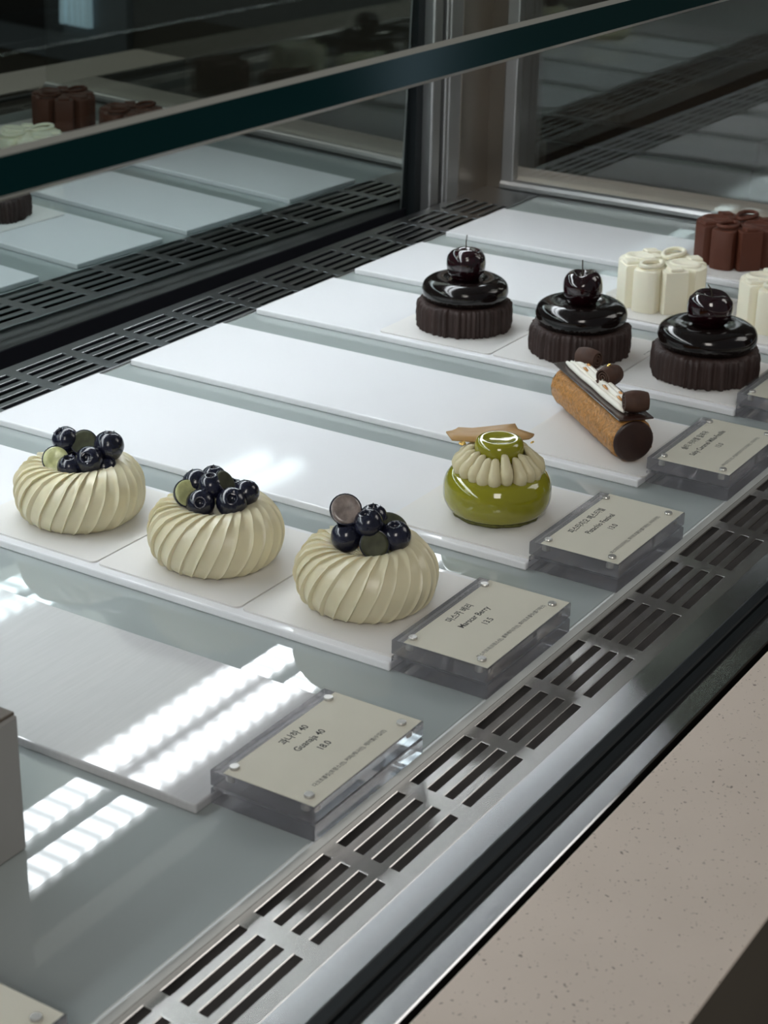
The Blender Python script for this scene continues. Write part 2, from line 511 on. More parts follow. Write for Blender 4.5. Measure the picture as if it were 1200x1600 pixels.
# glass deck
deck = empty('glass_deck')
cpart(deck)
box('pane', XA, 0.9495, 0.0012, 0.464, -0.006, 0.0, M['platform'], deck, bev=0.0004, seg=1)
box('front_edge_band', XA, 0.9495, 0.0, 0.0012, -0.0056, -0.0003, M['platform_edge'], deck)
# mirrored back door
door = empty('back_door')
cpart(door)
mp_ = box('mirror_pane', XA - 0.5, 0.330, 0.0, 0.006, -0.029, 0.47, M['mirror'], door, loc=(0.5, 0.554, 0), rot=(0.02, 0, -0.02))
box('added_dark_strip', XA - 0.5, 0.330, -0.001, 0.0, -0.029, 0.0, M['black'], door, loc=(0.5, 0.554, 0), rot=(0.02, 0, -0.02))  # black strip added over the mirror foot so the gap stays dark
box('pane_gasket', 0.8342, 0.8464, 0.540, 0.562, -0.029, 0.47, M['rubber'], door)
box('door_stile', 0.8464, 0.8625, 0.529, 0.562, -0.010, 0.47, M['alu'], door, bev=0.002)
box('stile_groove', 0.8625, 0.8680, 0.537, 0.562, -0.010, 0.47, M['black'], door)
box('stile_bead', 0.8680, 0.8736, 0.5275, 0.562, -0.010, 0.47, M['alu'], door, bev=0.0015)
post = empty('corner_post')
cpart(post)
box('post_face', 0.8736, 0.896, 0.5265, 0.562, -0.010, 0.47, M['alu'], post, bev=0.0012)
box('post_panel', 0.896, 0.966, 0.5262, 0.562, -0.010, 0.47, M['bronze'], post, bev=0.001)
endp = empty('end_panel')
cpart(endp)
box('end_pane', 0.955, 0.960, -0.058, 0.50, 0.008, 0.47, M['end_glass'], endp)
box('end_stile', 0.9525, 0.964, 0.496, 0.5095, -0.004, 0.47, M['alu'], endp, bev=0.001)
box('end_post_panel', 0.953, 0.964, 0.5095, 0.5262, -0.004, 0.47, M['bronze'], endp)
def rail_y(name, prof, y0, y1, mat, parent):
    n = len(prof)
    v = [(x, y0, z) for x, z in prof] + [(x, y1, z) for x, z in prof]
    f = [(i, (i + 1) % n, n + (i + 1) % n, n + i) for i in range(n)] + [tuple(range(n))[::-1], tuple(range(n, 2 * n))]
    return pyd(name, v, f, mat, parent, False)
rail_y('end_rail', [(0.9525, 0.0005), (0.9505, 0.003), (0.9505, 0.0065), (0.9525, 0.0095), (0.955, 0.0105), (0.966, 0.0105), (0.966, -0.02), (0.9525, -0.02)], -0.058, 0.5095, M['alu'], endp)
rail_y('end_sill', [(0.960, 0.0105), (0.972, 0.012), (0.972, -0.02), (0.960, -0.02)], -0.058, 0.5262, pm('pale_sill', (0.62, 0.56, 0.48), 0.4), endp)
# slim top rails of the case
cpart(box('back_top_rail', XA, XB, 0.505, 0.562, 0.47, 0.50, M['alu'], bev=0.002))
cpart(box('front_top_rail', XA, XB, -0.075, -0.015, 0.475, 0.50, M['alu'], bev=0.002))

# upper glass shelf
sh = tag(empty('glass_shelf', (0, 0.028, 0.2945)), 'thick upper glass shelf with dark green polished front edge', 'shelf')
zs0, zs1, ch = 0.0, 0.0160, 0.0019
box('shelf_pane', -1.0, 0.93, ch, 0.51, zs0, zs1, M['shelf_glass'], sh)
extrude_profile('front_edge', [(0.0, zs0 + ch), (0.0, zs1 - ch), (ch * 0.98, zs1 - ch), (ch * 0.98, zs0 + ch)], -1.0, 0.93, M['shelf_edge'], sh, uv=False)
extrude_profile('upper_arris', [(0.0, zs1 - ch), (ch, zs1), (ch, zs1 - ch)], -1.0, 0.93, M['shelf_arris'], sh, uv=False)
extrude_profile('lower_arris', [(0.0, zs0 + ch), (ch, zs0 + ch), (ch, zs0)], -1.0, 0.93, M['shelf_arris'], sh, uv=False)

lamp = tag(empty('led_strip_lamp', (0, 0.405, 0.2932)), 'twin white strip lamp under the upper glass shelf', 'lamp')
box('housing', -1.05, 0.802, -0.040, 0.038, -0.0005, 0.001, M['alu'], lamp)
LEDM = led_mat('led_glow', LED)
for yy in (-0.0215, 0.0220):
    box('diffuser', -1.045, 0.798, yy - 0.0115, yy + 0.0115, -0.0045, -0.0005, LEDM, lamp)

# ------------------------------------------------------------------ boards and cake cards
BT = 0.0048
CT = 0.0011
BX = [-0.1344, 0.021, 0.1634, 0.3091, 0.4637, 0.6061, 0.7591]
BL = ['scratched empty white board nearest the viewer, strip lamps mirrored in it',
      'white board carrying the three blueberry cream cakes',
      'white board carrying the green pistachio cake',
      'white board carrying the pastry log',
      'white board carrying the three cherry chocolate cakes',
      'white board carrying the ivory flower cakes',
      'white board carrying the brown flower cakes, last before the end glass']
bmesh_ = boxmesh('serving_board', 0, 0.1098, 0, 0.4057, 0, BT, 0.0009, 2)
for i, x in enumerate(BX):
    me = bmesh_.copy()
    tag(link('serving_board', me, M['board_worn'] if i == 0 else M['board'], None, False, (x, 0.0539, 0)), BL[i], 'board', 'white serving boards')

def rounded_rect(w, l, r, n=5):
    pts = []
    for cx, cy, a0 in ((w - r, r, -PI / 2), (w - r, l - r, 0), (r, l - r, PI / 2), (r, r, PI)):
        for k in range(n + 1):
            a = a0 + PI / 2 * k / n
            pts.append((cx + r * math.cos(a), cy + r * math.sin(a)))
    return pts

def prism(pts, z0, z1):
    n = len(pts)
    v = [(x, y, z0) for x, y in pts] + [(x, y, z1) for x, y in pts]
    f = [(i, (i + 1) % n, n + (i + 1) % n, n + i) for i in range(n)] + [tuple(range(n))[::-1], tuple(range(n, 2 * n))]
    return v, f

cv, cf = prism(rounded_rect(0.0985, 0.0975, 0.004), 0, CT)
card_me = bpy.data.meshes.new('cake_card')
card_me.from_pydata(cv, [], cf)
card_me.materials.append(M['card'])
rnd = random.Random(3)
v, f = [], []
x = 0.066
while x < 0.092:
    w_ = rnd.uniform(0.0006, 0.0013)
    h_ = rnd.uniform(0.0006, 0.0012)
    b_ = len(v)
    v += [(x, 0.0035, CT + 0.00004), (x + w_, 0.0035, CT + 0.00004), (x + w_, 0.0035 + h_, CT + 0.00004), (x, 0.0035 + h_, CT + 0.00004)]
    f.append((b_, b_ + 1, b_ + 2, b_ + 3))
    x += w_ + rnd.choice((0.0004, 0.0004, 0.0011))
print_me = bpy.data.meshes.new('fine_print')
print_me.from_pydata(v, [], f)
print_me.materials.append(M['ink_fine'])
def cake_card(bi, y, label, dx=0.0055):
    o = bpy.data.objects.new('cake_card', card_me)
    o.location = (BX[bi] + dx, y, BT)
    COL.objects.link(o)
    tag(o, label, 'card', 'square cake cards on the boards')
    q = bpy.data.objects.new('fine_print', print_me)
    COL.objects.link(q)
    q.parent = o
ZC = BT + CT
cake_card(1, 0.0525, 'white square card under the blueberry cake beside the 13.5 sign')
cake_card(1, 0.1512, 'white square card under the middle blueberry cake')
cake_card(1, 0.2500, 'white square card under the blueberry cake farthest from the signs')
cake_card(2, 0.0525, 'white square card under the green pistachio cake')
cake_card(3, 0.0525, 'white square card under the pastry log')
cake_card(4, 0.0525, 'white square card under the cherry cake nearest the signs')
cake_card(4, 0.1512, 'white square card under the middle cherry cake')
cake_card(4, 0.2500, 'white square card under the cherry cake nearest the back grille')
cake_card(5, 0.1512, 'white square card under the ivory flower cake farther from the signs')
cake_card(5, 0.0525, 'white square card under the ivory flower cake cut by the frame')
cake_card(6, 0.1512, 'white square card under the brown flower cake farther from the ledge')
cake_card(6, 0.0525, 'white square card under the brown flower cake nearest the ledge')

# ------------------------------------------------------------------ blueberry cream cakes
NP = 27
prof_c = smooth_prof([(0.0285, 0.0), (0.0325, 0.0028), (0.0357, 0.0080), (0.0370, 0.0145), (0.0365, 0.0205), (0.0340, 0.0265), (0.0295, 0.0312), (0.0240, 0.0338), (0.0185, 0.0335), (0.0145, 0.0305), (0.011, 0.0262), (0.002, 0.025)], 4)
KP = len(prof_c)
def cream_rf(seed):
    rnd = random.Random(seed)
    amp = [rnd.uniform(0.85, 1.25) for _ in range(NP + 1)]
    off = [rnd.uniform(-0.12, 0.12) for _ in range(NP + 1)]
    wob = [rnd.uniform(0, 6.28) for _ in range(NP + 1)]
    def rf(th, i, r, z):
        s = i / (KP - 1)
        u = th * NP / (2 * PI)
        k = int(u + 1e-6) % NP
        fr = max(0.0, u - int(u + 1e-6))
        tw = 0.80 * s + 0.55 * max(0, s - 0.5) ** 1.3 * 2
        e = math.sin(PI * min(1, max(0, s * 1.05))) ** 0.5
        d = 0.0012 * amp[k] * (fr ** 1.3 - 0.35) * (0.45 + 0.55 * e)
        nx = 1.0
        lip = 0.0010 * amp[k] * math.exp(-((1 - fr) / 0.13) ** 2) * (1 + 0.6 * math.sin(9 * s + wob[k]))
        th2 = th + tw + off[k] * 0.2 * math.sin(PI * s) + 0.01 * math.sin(14 * s + wob[k]) * s
        return r + (d + lip), z + (d * 0.9 if s > 0.5 else 0), th2
    return rf

def berry_mesh():
    p = [(0.0009, -0.0064), (0.0030, -0.0061), (0.0052, -0.0043), (0.0066, -0.0012), (0.0067, 0.0014), (0.0056, 0.0043), (0.0038, 0.0058), (0.0026, 0.0064), (0.0021, 0.0060), (0.0016, 0.0046), (0.0003, 0.0042)]
    def rf(th, i, r, z):
        if 6 <= i <= 8: return r * (1 + 0.10 * math.cos(5 * th)), z + 0.0005 * math.cos(5 * th), th
        return r, z, th
    v, f = lathe(smooth_prof(p, 2), 20, None)
    me = bpy.data.meshes.new('blueberry')
    me.from_pydata(v, [], f)
    for q in me.polygons: q.use_smooth = True
    me.materials.append(M['berry'])
    return me
BERRY = berry_mesh()
def crown_mesh():
    v, f = [], []
    for k in range(5):
        a = 2 * PI * k / 5
        b = len(v)
        for da, r, z in ((-0.5, 0.0020, 0.0060), (0.5, 0.0020, 0.0060), (0.0, 0.0036, 0.0066), (0.0, 0.0024, 0.0056)):
            v.append((r * math.cos(a + da), r * math.sin(a + da), z))
        f += [(b, b + 1, b + 2), (b, b + 3, b + 1), (b, b + 2, b + 3), (b + 1, b + 3, b + 2)]
    me = bpy.data.meshes.new('crown')
    me.from_pydata(v, [], f)
    me.materials.append(M['berry'])
    return me
CROWN = crown_mesh()
def half_meshes():
    p = [(0.0009, -0.0062), (0.0030, -0.0059), (0.0050, -0.0042), (0.0064, -0.0015), (0.0066, 0.0), (0.0065, 0.0003), (0.0062, 0.0004)]
    v, f = lathe(smooth_prof(p, 2), 24)
    me = bpy.data.meshes.new('half_blueberry')
    me.from_pydata(v, [], f)
    for q in me.polygons: q.use_smooth = True
    me.materials.append(M['berry'])
    v, f = lathe([(0.0061, 0.0003), (0.0059, 0.0008), (0.0048, 0.0010), (0.0032, 0.0009), (0.0018, 0.0007), (0.0008, 0.0007), (0.0002, 0.0007)], 24)
    fl = []
    for mm in ('berry_flesh', 'berry_flesh_grey', 'berry_flesh_dark'):
        q = bpy.data.meshes.new('cut_face')
        q.from_pydata(v, [], f)
        for g in q.polygons: g.use_smooth = True
        q.materials.append(M[mm])
        fl.append(q)
    return me, fl
HALF, FLESH = half_meshes()
RH = Vector((math.sin(YAW), -math.cos(YAW), 0))      # to the viewer's right, level
FH = Vector((math.cos(YAW), math.sin(YAW), 0))       # away from the viewer, level
def berry(parent, a, b, z, kind, face=None, sc=1.0, lab=None):
    """a: across, b: away from the front, z: height; face: (across, away, up) the crown or the cut looks at"""
    pos = RH * a + FH * b + Vector((0, 0, z))
    d = face or (0, 0, 1)
    dv = (RH * d[0] + FH * d[1] + Vector((0, 0, d[2]))).normalized()
    q = dv.to_track_quat('Z', 'Y').to_euler()
    if kind == 'w':
        o = bpy.data.objects.new('blueberry', BERRY)
        c = bpy.data.objects.new('crown', CROWN)
    else:
        o = bpy.data.objects.new('halved_blueberry', HALF)
        c = bpy.data.objects.new('cut_face', FLESH[{'g': 0, 'p': 1, 'd': 2}[kind]])
        o['label'] = {'g': 'halved blueberry showing pale green flesh', 'p': 'halved blueberry showing greyish purple flesh', 'd': 'halved blueberry with dark cut side'}[kind]
    for x in (o, c): COL.objects.link(x)
    sc *= 1.09
    o.location, o.rotation_euler, o.scale = pos, q, (sc, sc, sc)
    o.parent = parent
    c.parent = o

def berry_cake(x, y, rz, seed, label, berries):
    t = tag(empty('blueberry_cake', (x, y, ZC)), label, 'cake', 'blueberry cream cakes')
    v, f = lathe(prof_c, NP * 13, cream_rf(seed))
    o = pyd('cream_swirl', v, f, M['cream'], t, False, None, (0, 0, rz))
    o.data.set_sharp_from_angle(angle=math.radians(40)) if hasattr(o.data, 'set_sharp_from_angle') else None
    for p_ in o.data.polygons: p_.use_smooth = True
    for b in berries: berry(t, *b)
    return t
# (across, away, height, kind, facing, scale)
berry_cake(0.0727, 0.2999, 0.0, 1, 'ivory swirled cream cake with blueberries, farthest from the signs, by the left edge', [
    (-0.0068, 0.0030, 0.0450, 'w', (-0.5, -0.3, 0.8), 1.06),
    (-0.0112, -0.0075, 0.0372, 'g', (0.15, -0.85, 0.50), 1.12),
    (0.0042, -0.0005, 0.0450, 'd', (0.1, -0.8, 0.6), 1.1),
    (0.0180, 0.0010, 0.0425, 'w', (0.1, 0.1, 1), 1.2),
    (0.0082, -0.0085, 0.0375, 'w', (-0.1, -0.8, 0.55), 1.12),
    (-0.0035, -0.0080, 0.0325, 'w', (0, -0.2, 1), 1.0),
    (0.0160, -0.0050, 0.0315, 'w', (0, 0, 1), 1.0),
    (0.0080, 0.0100, 0.0345, 'w', (0, 0, 1), 1.0),
    (-0.0080, 0.0100, 0.0330, 'w', (0, 0, 1), 1.0)])
berry_cake(0.0705, 0.1990, 0.31, 2, 'ivory swirled cream cake with blueberries, middle one of the three', [
    (-0.0145, -0.0045, 0.0400, 'g', (0.42, -0.75, 0.5), 1.12),
    (-0.0108, 0.0050, 0.0420, 'w', (-0.6, 0.1, 0.8), 1.05),
    (-0.0072, -0.0085, 0.0358, 'w', (0.05, -0.9, 0.45), 1.08),
    (-0.0022, -0.0005, 0.0425, 'w', (0, -0.1, 1), 1.02),
    (0.0096, -0.0075, 0.0362, 'w', (0.1, -0.75, 0.65), 1.16),
    (0.0058, 0.0015, 0.0445, 'd', (0.75, -0.25, 0.62), 1.05),
    (0.0170, 0.0010, 0.0385, 'w', (0.2, 0.3, 1), 0.98),
    (-0.0015, 0.0080, 0.0440, 'w', (0, 0, 1), 0.95),
    (0.0090, 0.0100, 0.0350, 'w', (0, 0, 1), 1.0),
    (-0.0100, 0.0100, 0.0340, 'w', (0, 0, 1), 1.0)])
berry_cake(0.0730, 0.1019, 0.12, 3, 'ivory swirled cream cake with blueberries, nearest the 13.5 sign', [
    (-0.0108, -0.0010, 0.0520, 'p', (0.15, -0.78, 0.62), 1.2),
    (-0.0102, -0.0035, 0.0375, 'w', (-0.2, -0.1, 1), 1.12),
    (0.0012, -0.0045, 0.0455, 'w', (-0.3, -0.2, 1), 1.05),
    (0.0045, -0.0115, 0.0372, 'd', (0.0, -0.9, 0.42), 1.1),
    (0.0155, -0.0040, 0.0385, 'w', (-0.1, -0.2, 1), 1.10),
    (0.0138, 0.0060, 0.0425, 'd', (0.35, -0.15, 0.95), 1.1),
    (0.0035, 0.0070, 0.0435, 'w', (0, 0, 1), 1.05),
    (-0.0060, 0.0095, 0.0385, 'w', (0, 0, 1), 1.0),
    (0.0080, 0.0100, 0.0330, 'w', (0, 0, 1), 1.0)])

# ------------------------------------------------------------------ cherry chocolate cakes
def bark_geom(seed, R=0.0355, H=0.0215):
    rnd = random.Random(seed)
    n = 300
    ridge = []
    while len(ridge) < n:
        w = rnd.choice((3, 4, 4, 5, 6, 7))
        h = rnd.uniform(0.0012, 0.0044)
        ln = rnd.uniform(-0.10, 0.10)
        for k in range(w):
            s = (k + 0.5) / w
            ridge.append((h * (math.sin(PI * s) ** 0.6) - 0.0017, ln))
    ridge = ridge[:n]
    top = [0.0008 * math.sin(7 * 2 * PI * j / n + seed) + rnd.uniform(-0.0003, 0.0003) for j in range(n)]
    rows = [(R - 0.0010, 0.0), (R, 0.0014), (R + 0.0002, 0.004), (R + 0.0003, 0.008), (R + 0.0002, 0.012), (R, 0.016), (R - 0.0004, 0.0195), (R - 0.0016, 0.0212), (R - 0.006, 0.0215), (0.008, 0.0215)]
    def rf(th, i, r, z):
        j = int(round(th / (2 * PI) * n)) % n
        d, ln = ridge[j]
        if i >= 8: d = 0
        elif i == 7: d *= 0.6
        return r + d + (0.0003 * math.sin(40 * th + 3 * i) if i < 8 else 0), z + (top[j] if 5 <= i <= 7 else 0), th + ln * z * 6 * 0.3
    return lathe(rows, n, rf)
glaze_p = smooth_prof([(0.0255, 0.0), (0.0300, 0.0012), (0.0326, 0.0048), (0.0333, 0.0090), (0.0318, 0.0138), (0.0275, 0.0170), (0.0225, 0.0183), (0.0180, 0.0182), (0.0150, 0.0172), (0.012, 0.0162), (0.002, 0.0160)], 4)
cherry_p = smooth_prof([(0.0008, -0.0142), (0.0050, -0.0136), (0.0100, -0.0105), (0.0136, -0.0045), (0.0147, 0.0015), (0.0138, 0.0078), (0.0108, 0.0122), (0.0070, 0.0132), (0.0035, 0.0112), (0.0014, 0.0090), (0.0004, 0.0086)], 3)
def cherry_cake(x, y, sc, seed, label, stem):
    t = tag(empty('cherry_cake', (x, y, ZC), 0.4 * seed), label, 'cake', 'cherry chocolate cakes')
    v, f = bark_geom(seed, 0.0352 * sc)
    o = pyd('chocolate_base', v, f, M['bark'], t, True)
    rnd = random.Random(seed + 50)
    ph = rnd.uniform(0, 6)
    v, f = lathe([(r * sc, z) for r, z in glaze_p], 72, lambda th, i, r, z: (r * (1 + 0.002 * math.sin(3 * th + ph)), z + (0.0006 * math.sin(2 * th + ph) if i < 8 else 0), th))
    g = pyd('glaze_ring', v, f, M['glaze'], t, True, (0, 0, 0.0208))
    def crf(th, i, r, z):
        return r * (1 + 0.035 * math.cos(2 * th)), z - (0.0012 * math.cos(th) ** 8 if z > 0.008 else 0), th
    v, f = lathe(cherry_p, 40, crf)
    c = pyd('cherry', v, f, M['cherry'], t, True, (0, 0, 0.0208 + 0.0270), (0.08, 0.05, seed * 1.3))
    c.scale = (sc, sc, 1)
    tube('stem', [tuple(p) for p in stem], [0.0008] + [0.00045] * (len(stem) - 1), M['stem'], c, 6)
    return t
cherry_cake(0.5187, 0.3004, 1.0, 1, 'cherry chocolate cake with black glaze, farthest from the signs', [(0, 0, 0.0085), (0.0003, 0, 0.013), (0.0002, 0.0003, 0.018), (-0.0006, 0.0006, 0.0235)])
cherry_cake(0.5146, 0.1987, 1.02, 2, 'cherry chocolate cake with black glaze, middle one of the three', [(0, 0, 0.0085), (-0.0003, 0.0002, 0.013), (-0.0006, 0.0001, 0.018), (0.0002, 0.0005, 0.0222)])
cherry_cake(0.5208, 0.1011, 1.07, 3, 'cherry chocolate cake with black glaze, nearest the signs', [(0, 0, 0.0085), (0.0000, 0.0005, 0.012), (-0.0012, 0.0010, 0.0155), (-0.0035, 0.0012, 0.0185)])

# ------------------------------------------------------------------ pistachio cake
t = tag(empty('pistachio_cake', (0.2157, 0.1022, ZC)), 'glossy green pistachio cake with piped cream crown and caramel wafer', 'cake')
v, f = lathe([(0.024, 0.0), (0.0262, 0.0004), (0.0268, 0.0018), (0.026, 0.003), (0.02, 0.003)], 48, lambda th, i, r, z: (r * (1 + 0.015 * math.sin(11 * th) + 0.01 * math.sin(23 * th)), z, th))
pyd('crumb_base', v, f, M['pist_base'], t, True)
pp = smooth_prof([(0.0255, 0.0022), (0.0290, 0.0040), (0.0315, 0.0090), (0.0320, 0.0150), (0.0312, 0.0205), (0.0285, 0.0250), (0.0245, 0.0268), (0.018, 0.0272), (0.003, 0.0272)], 4)
v, f = lathe(pp, 80)
pyd('green_glaze', v, f, M['pist'], t, True)
dp = smooth_prof([(0.0125, 0.0), (0.0140, 0.0020), (0.0146, 0.0060), (0.0142, 0.0095), (0.0125, 0.0118), (0.0100, 0.0123), (0.0065, 0.0116), (0.001, 0.0113)], 4)
v, f = lathe(dp, 56)
pyd('green_dome', v, f, M['pist'], t, True, (0, 0, 0.0342))
v, f = lathe([(0.010, 0.027), (0.020, 0.027), (0.0195, 0.034), (0.010, 0.034)], 40)
pyd('cream_core', v, f, M['petal'], t, True)
pv = []
nseg, nr = 12, 10
rows = [(0.0, 0.0010, 0.0), (0.0006, 0.0030, 0.0), (0.0030, 0.0040, 0.0004), (0.0062, 0.0041, 0.0010), (0.0095, 0.0037, 0.0004), (0.0125, 0.0030, -0.0012), (0.0148, 0.0025, -0.0028), (0.0160, 0.0019, -0.0040), (0.0165, 0.0008, -0.0048)]
pfv, pff = [], []
for i, (z, w, o_) in enumerate(rows):
    for k in range(nseg):
        a = 2 * PI * k / nseg
        pfv.append((o_ + 0.0205 + w * 1.15 * math.cos(a) + (0.0015 if z < 0.011 else 0.0), w * 0.98 * math.sin(a), z))
for i in range(len(rows) - 1):
    for k in range(nseg):
        k2 = (k + 1) % nseg
        pff.append((i * nseg + k, i * nseg + k2, (i + 1) * nseg + k2, (i + 1) * nseg + k))
pff += [tuple(range(nseg))[::-1], tuple((len(rows) - 1) * nseg + k for k in range(nseg))]
pme = bpy.data.meshes.new('cream_petal')
pme.from_pydata(pfv, [], pff)
for q in pme.polygons: q.use_smooth = True
pme.materials.append(M['petal'])
rnd = random.Random(5)
NPET = 21
for k in range(NPET):
    o = bpy.data.objects.new('cream_petal', pme)
    o.location = (0, 0, 0.0238)
    o.rotation_euler = (rnd.uniform(-0.06, 0.06), rnd.uniform(-0.05, 0.05), 2 * PI * k / NPET + rnd.uniform(-0.03, 0.03))
    o.scale = (1, rnd.uniform(0.95, 1.06), rnd.uniform(0.95, 1.06))
    COL.objects.link(o)
    o.parent = t
# caramel wafer: a curled thin sheet leaning on the crown behind the dome
outl_top = [(-0.0232, 0.0130), (-0.0150, 0.0135), (-0.0050, 0.0140), (0.0040, 0.0145), (0.0105, 0.0158), (0.0120, 0.0118), (0.0215, 0.0078)]
outl_bot = [(-0.0308, 0.0035), (-0.0275, -0.0045), (-0.0140, -0.0040), (-0.0020, -0.0042), (0.0100, -0.0042), (0.0180, -0.0010), (0.0205, 0.0030)]
tv, tf = [], []
NR = 5
for side in (0, 1):
    for j in range(NR):
        s = j / (NR - 1)
        for (xa, ya), (xb, yb) in zip(outl_bot, outl_top):
            a = xa + (xb - xa) * s
            b = ya + (yb - ya) * s
            z = 0.0009 * math.sin(a * 160 + 0.8) + 0.0010 * math.cos(b * 300) + 0.15 * b
            p_ = RH * a + FH * b + Vector((0, 0, z - 0.0009 * side))
            tv.append(p_)
nc = len(outl_top)
for j in range(NR - 1):
    for i in range(nc - 1):
        q = (j * nc + i, j * nc + i + 1, (j + 1) * nc + i + 1, (j + 1) * nc + i)
        tf.append(q)
        tf.append(tuple(x + NR * nc for x in q[::-1]))
rim = [i for i in range(nc)] + [j * nc + nc - 1 for j in range(1, NR)] + [(NR - 1) * nc + i for i in range(nc - 2, -1, -1)] + [j * nc for j in range(NR - 2, 0, -1)]
for i in range(len(rim)):
    a, b = rim[i], rim[(i + 1) % len(rim)]
    tf.append((b, a, a + NR * nc, b + NR * nc))
w = pyd('caramel_wafer', tv, tf, M['tuile'], t, True, FH * 0.0085 + Vector((0, 0, 0.0435)))
w['label'] = 'thin wavy caramel wafer'
def gold(parent, pos, sc, seed):
    rnd = random.Random(seed)
    v = [(rnd.uniform(-1, 1) * sc, rnd.uniform(-1, 1) * sc, rnd.uniform(-0.6, 0.8) * sc) for _ in range(12)]
    bm = bmesh.new()
    for p in v: bm.verts.new(p)
    bmesh.ops.convex_hull(bm, input=list(bm.verts))
    me = bpy.data.meshes.new('gold_leaf')
    bm.to_mesh(me)
    bm.free()
    link('gold_leaf', me, M['gold'], parent, False, pos)
gold(t, RH * -0.0215 + FH * 0.003 + Vector((0, 0, 0.0415)), 0.0020, 1)
gold(t, RH * -0.0185 + FH * 0.008 + Vector((0, 0, 0.0420)), 0.0016, 2)
gold(t, RH * 0.0200 + FH * 0.006 + Vector((0, 0, 0.0415)), 0.0013, 3)

# ------------------------------------------------------------------ pastry log
EA = 0.845
t = tag(empty('pastry_log', (0.3690, 0.1105, ZC), EA), 'golden puff pastry log topped with piped cream and chocolate curls', 'pastry')
HL, ER = 0.0545, 0.0146
rnd = random.Random(11)
n, rows_ = 64, 60
v, f = [], []
bump = [[rnd.gauss(0, 1) for _ in range(n)] for _ in range(rows_ + 1)]
for i in range(rows_ + 1):
    x = -HL + 2 * HL * i / rows_
    for j in range(n):
        a = 2 * PI * j / n
        layer = 0.00025 * math.sin(9 * a + 0.7 * math.sin(i * 0.7)) + 0.00022 * bump[i][j]
        e = 1.0 - 0.06 * max(0, (abs(x) - HL + 0.004) / 0.004)
        v.append((x, (ER + layer) * e * math.cos(a), ER + (ER + layer) * e * math.sin(a) * (0.98 if math.sin(a) < 0 else 1)))
for i in range(rows_):
    for j in range(n):
        j2 = (j + 1) % n
        f.append((i * n + j, (i + 1) * n + j, (i + 1) * n + j2, i * n + j2))
f += [tuple(range(n)), tuple(rows_ * n + j for j in range(n))[::-1]]
pyd('puff_pastry', v, f, M['pastry'], t, True)
for s in (-1, 1):
    vv, ff = lathe([(0.0110, -0.0012), (0.0132, -0.0006), (0.0136, 0.0004), (0.0130, 0.0014), (0.0110, 0.0018), (0.0005, 0.0018)], 40)
    o = pyd('chocolate_end', vv, ff, M['choc'], t, True, (s * HL, 0, ER), (0, s * PI / 2, 0))
# bottom chocolate foot line, top plate
pl = box('chocolate_plate', -0.0575, 0.0575, -0.0118, 0.0118, 0.0, 0.0011, M['choc_plate'], t, bev=0.0003, seg=1, loc=(0, 0, 2 * ER + 0.0002))
for k, (yy, zz) in enumerate(((-0.0042, 0), (-0.0014, 0.0), (0.0016, 0), (0.0046, 0), (0.0002, 0.0026), (-0.0026, 0.0026))):
    l0, l1 = (-0.0475, 0.051) if k < 4 else (-0.044, 0.046)
    pts = [(l0 + (l1 - l0) * q / 12, yy + 0.0003 * math.sin(q * 1.3 + k), 2 * ER + 0.0013 + 0.0017 + zz) for q in range(13)]
    tube('cream_line', pts, [0.0011] + [0.0021] * 11 + [0.0011], M['whip'], t, 10)
for x, yy in ((-0.034, 0.0022), (-0.026, -0.0022), (-0.012, 0.0030), (0.030, -0.0028), (0.024, 0.002)):
    tube('caramel_streak', [(x - 0.004, yy, 2 * ER + 0.0068), (x, yy + 0.0005, 2 * ER + 0.0076), (x + 0.004, yy, 2 * ER + 0.0068)], [0.0006, 0.0010, 0.0006], M['caramel'], t, 8)
def curl_mesh():
    T, m, K = 3.1, 62, 7
    v, f = [], []
    L2 = 0.0084
    for i in range(m + 1):
        s = i / m
        a = 2 * PI * T * s
        r0 = 0.0016 + (0.0082 - 0.0016) * min(1.0, s * 1.12)
        for k in range(K):
            x = -L2 + 2 * L2 * k / (K - 1)
            bul = 1 - 0.20 * (x / L2) ** 2
            for th in (0, -0.0013):
                v.append((x * (1 - 0.02 * (1 - s)), (r0 + th) * bul * math.cos(a), (r0 + th) * bul * math.sin(a)))
    def idx(i, k, s): return (i * K + k) * 2 + s
    for i in range(m):
        for k in range(K - 1):
            f.append((idx(i, k, 0), idx(i, k + 1, 0), idx(i + 1, k + 1, 0), idx(i + 1, k, 0)))
            f.append((idx(i, k, 1), idx(i + 1, k, 1), idx(i + 1, k + 1, 1), idx(i, k + 1, 1)))
        for k, fl in ((0, 0), (K - 1, 1)):
            q = (idx(i, k, 0), idx(i + 1, k, 0), idx(i + 1, k, 1), idx(i, k, 1))
            f.append(q if not fl else q[::-1])
    for i in (0, m):
        for k in range(K - 1):
            f.append((idx(i, k, 0), idx(i, k + 1, 0), idx(i, k + 1, 1), idx(i, k, 1)))
    me = bpy.data.meshes.new('chocolate_curl')
    me.from_pydata(v, [], f)
    for q in me.polygons: q.use_smooth = True
    me.set_sharp_from_angle(angle=math.radians(45))
    me.materials.append(M['choc_curl'])
    return me
CURL = curl_mesh()
zt = 2 * ER + 0.0094
curls = []
for (x, yy, rz, dz) in ((0.0395, -0.0062, -2.6, 0.0), (0.0025, -0.0058, -1.05, 0.0), (-0.0475, -0.0030, -1.75, 0.0)):
    o = bpy.data.objects.new('chocolate_curl', CURL)
    o.location = (x, yy, zt + dz)
    o.rotation_euler = (-1.2 + x * 8, 0, rz)
    COL.objects.link(o)
    o.parent = t
    o.scale = (0.92, 0.92, 0.92)
    curls.append(o)
gold(t, (0.0025, -0.0050, zt + 0.0070), 0.0016, 8)

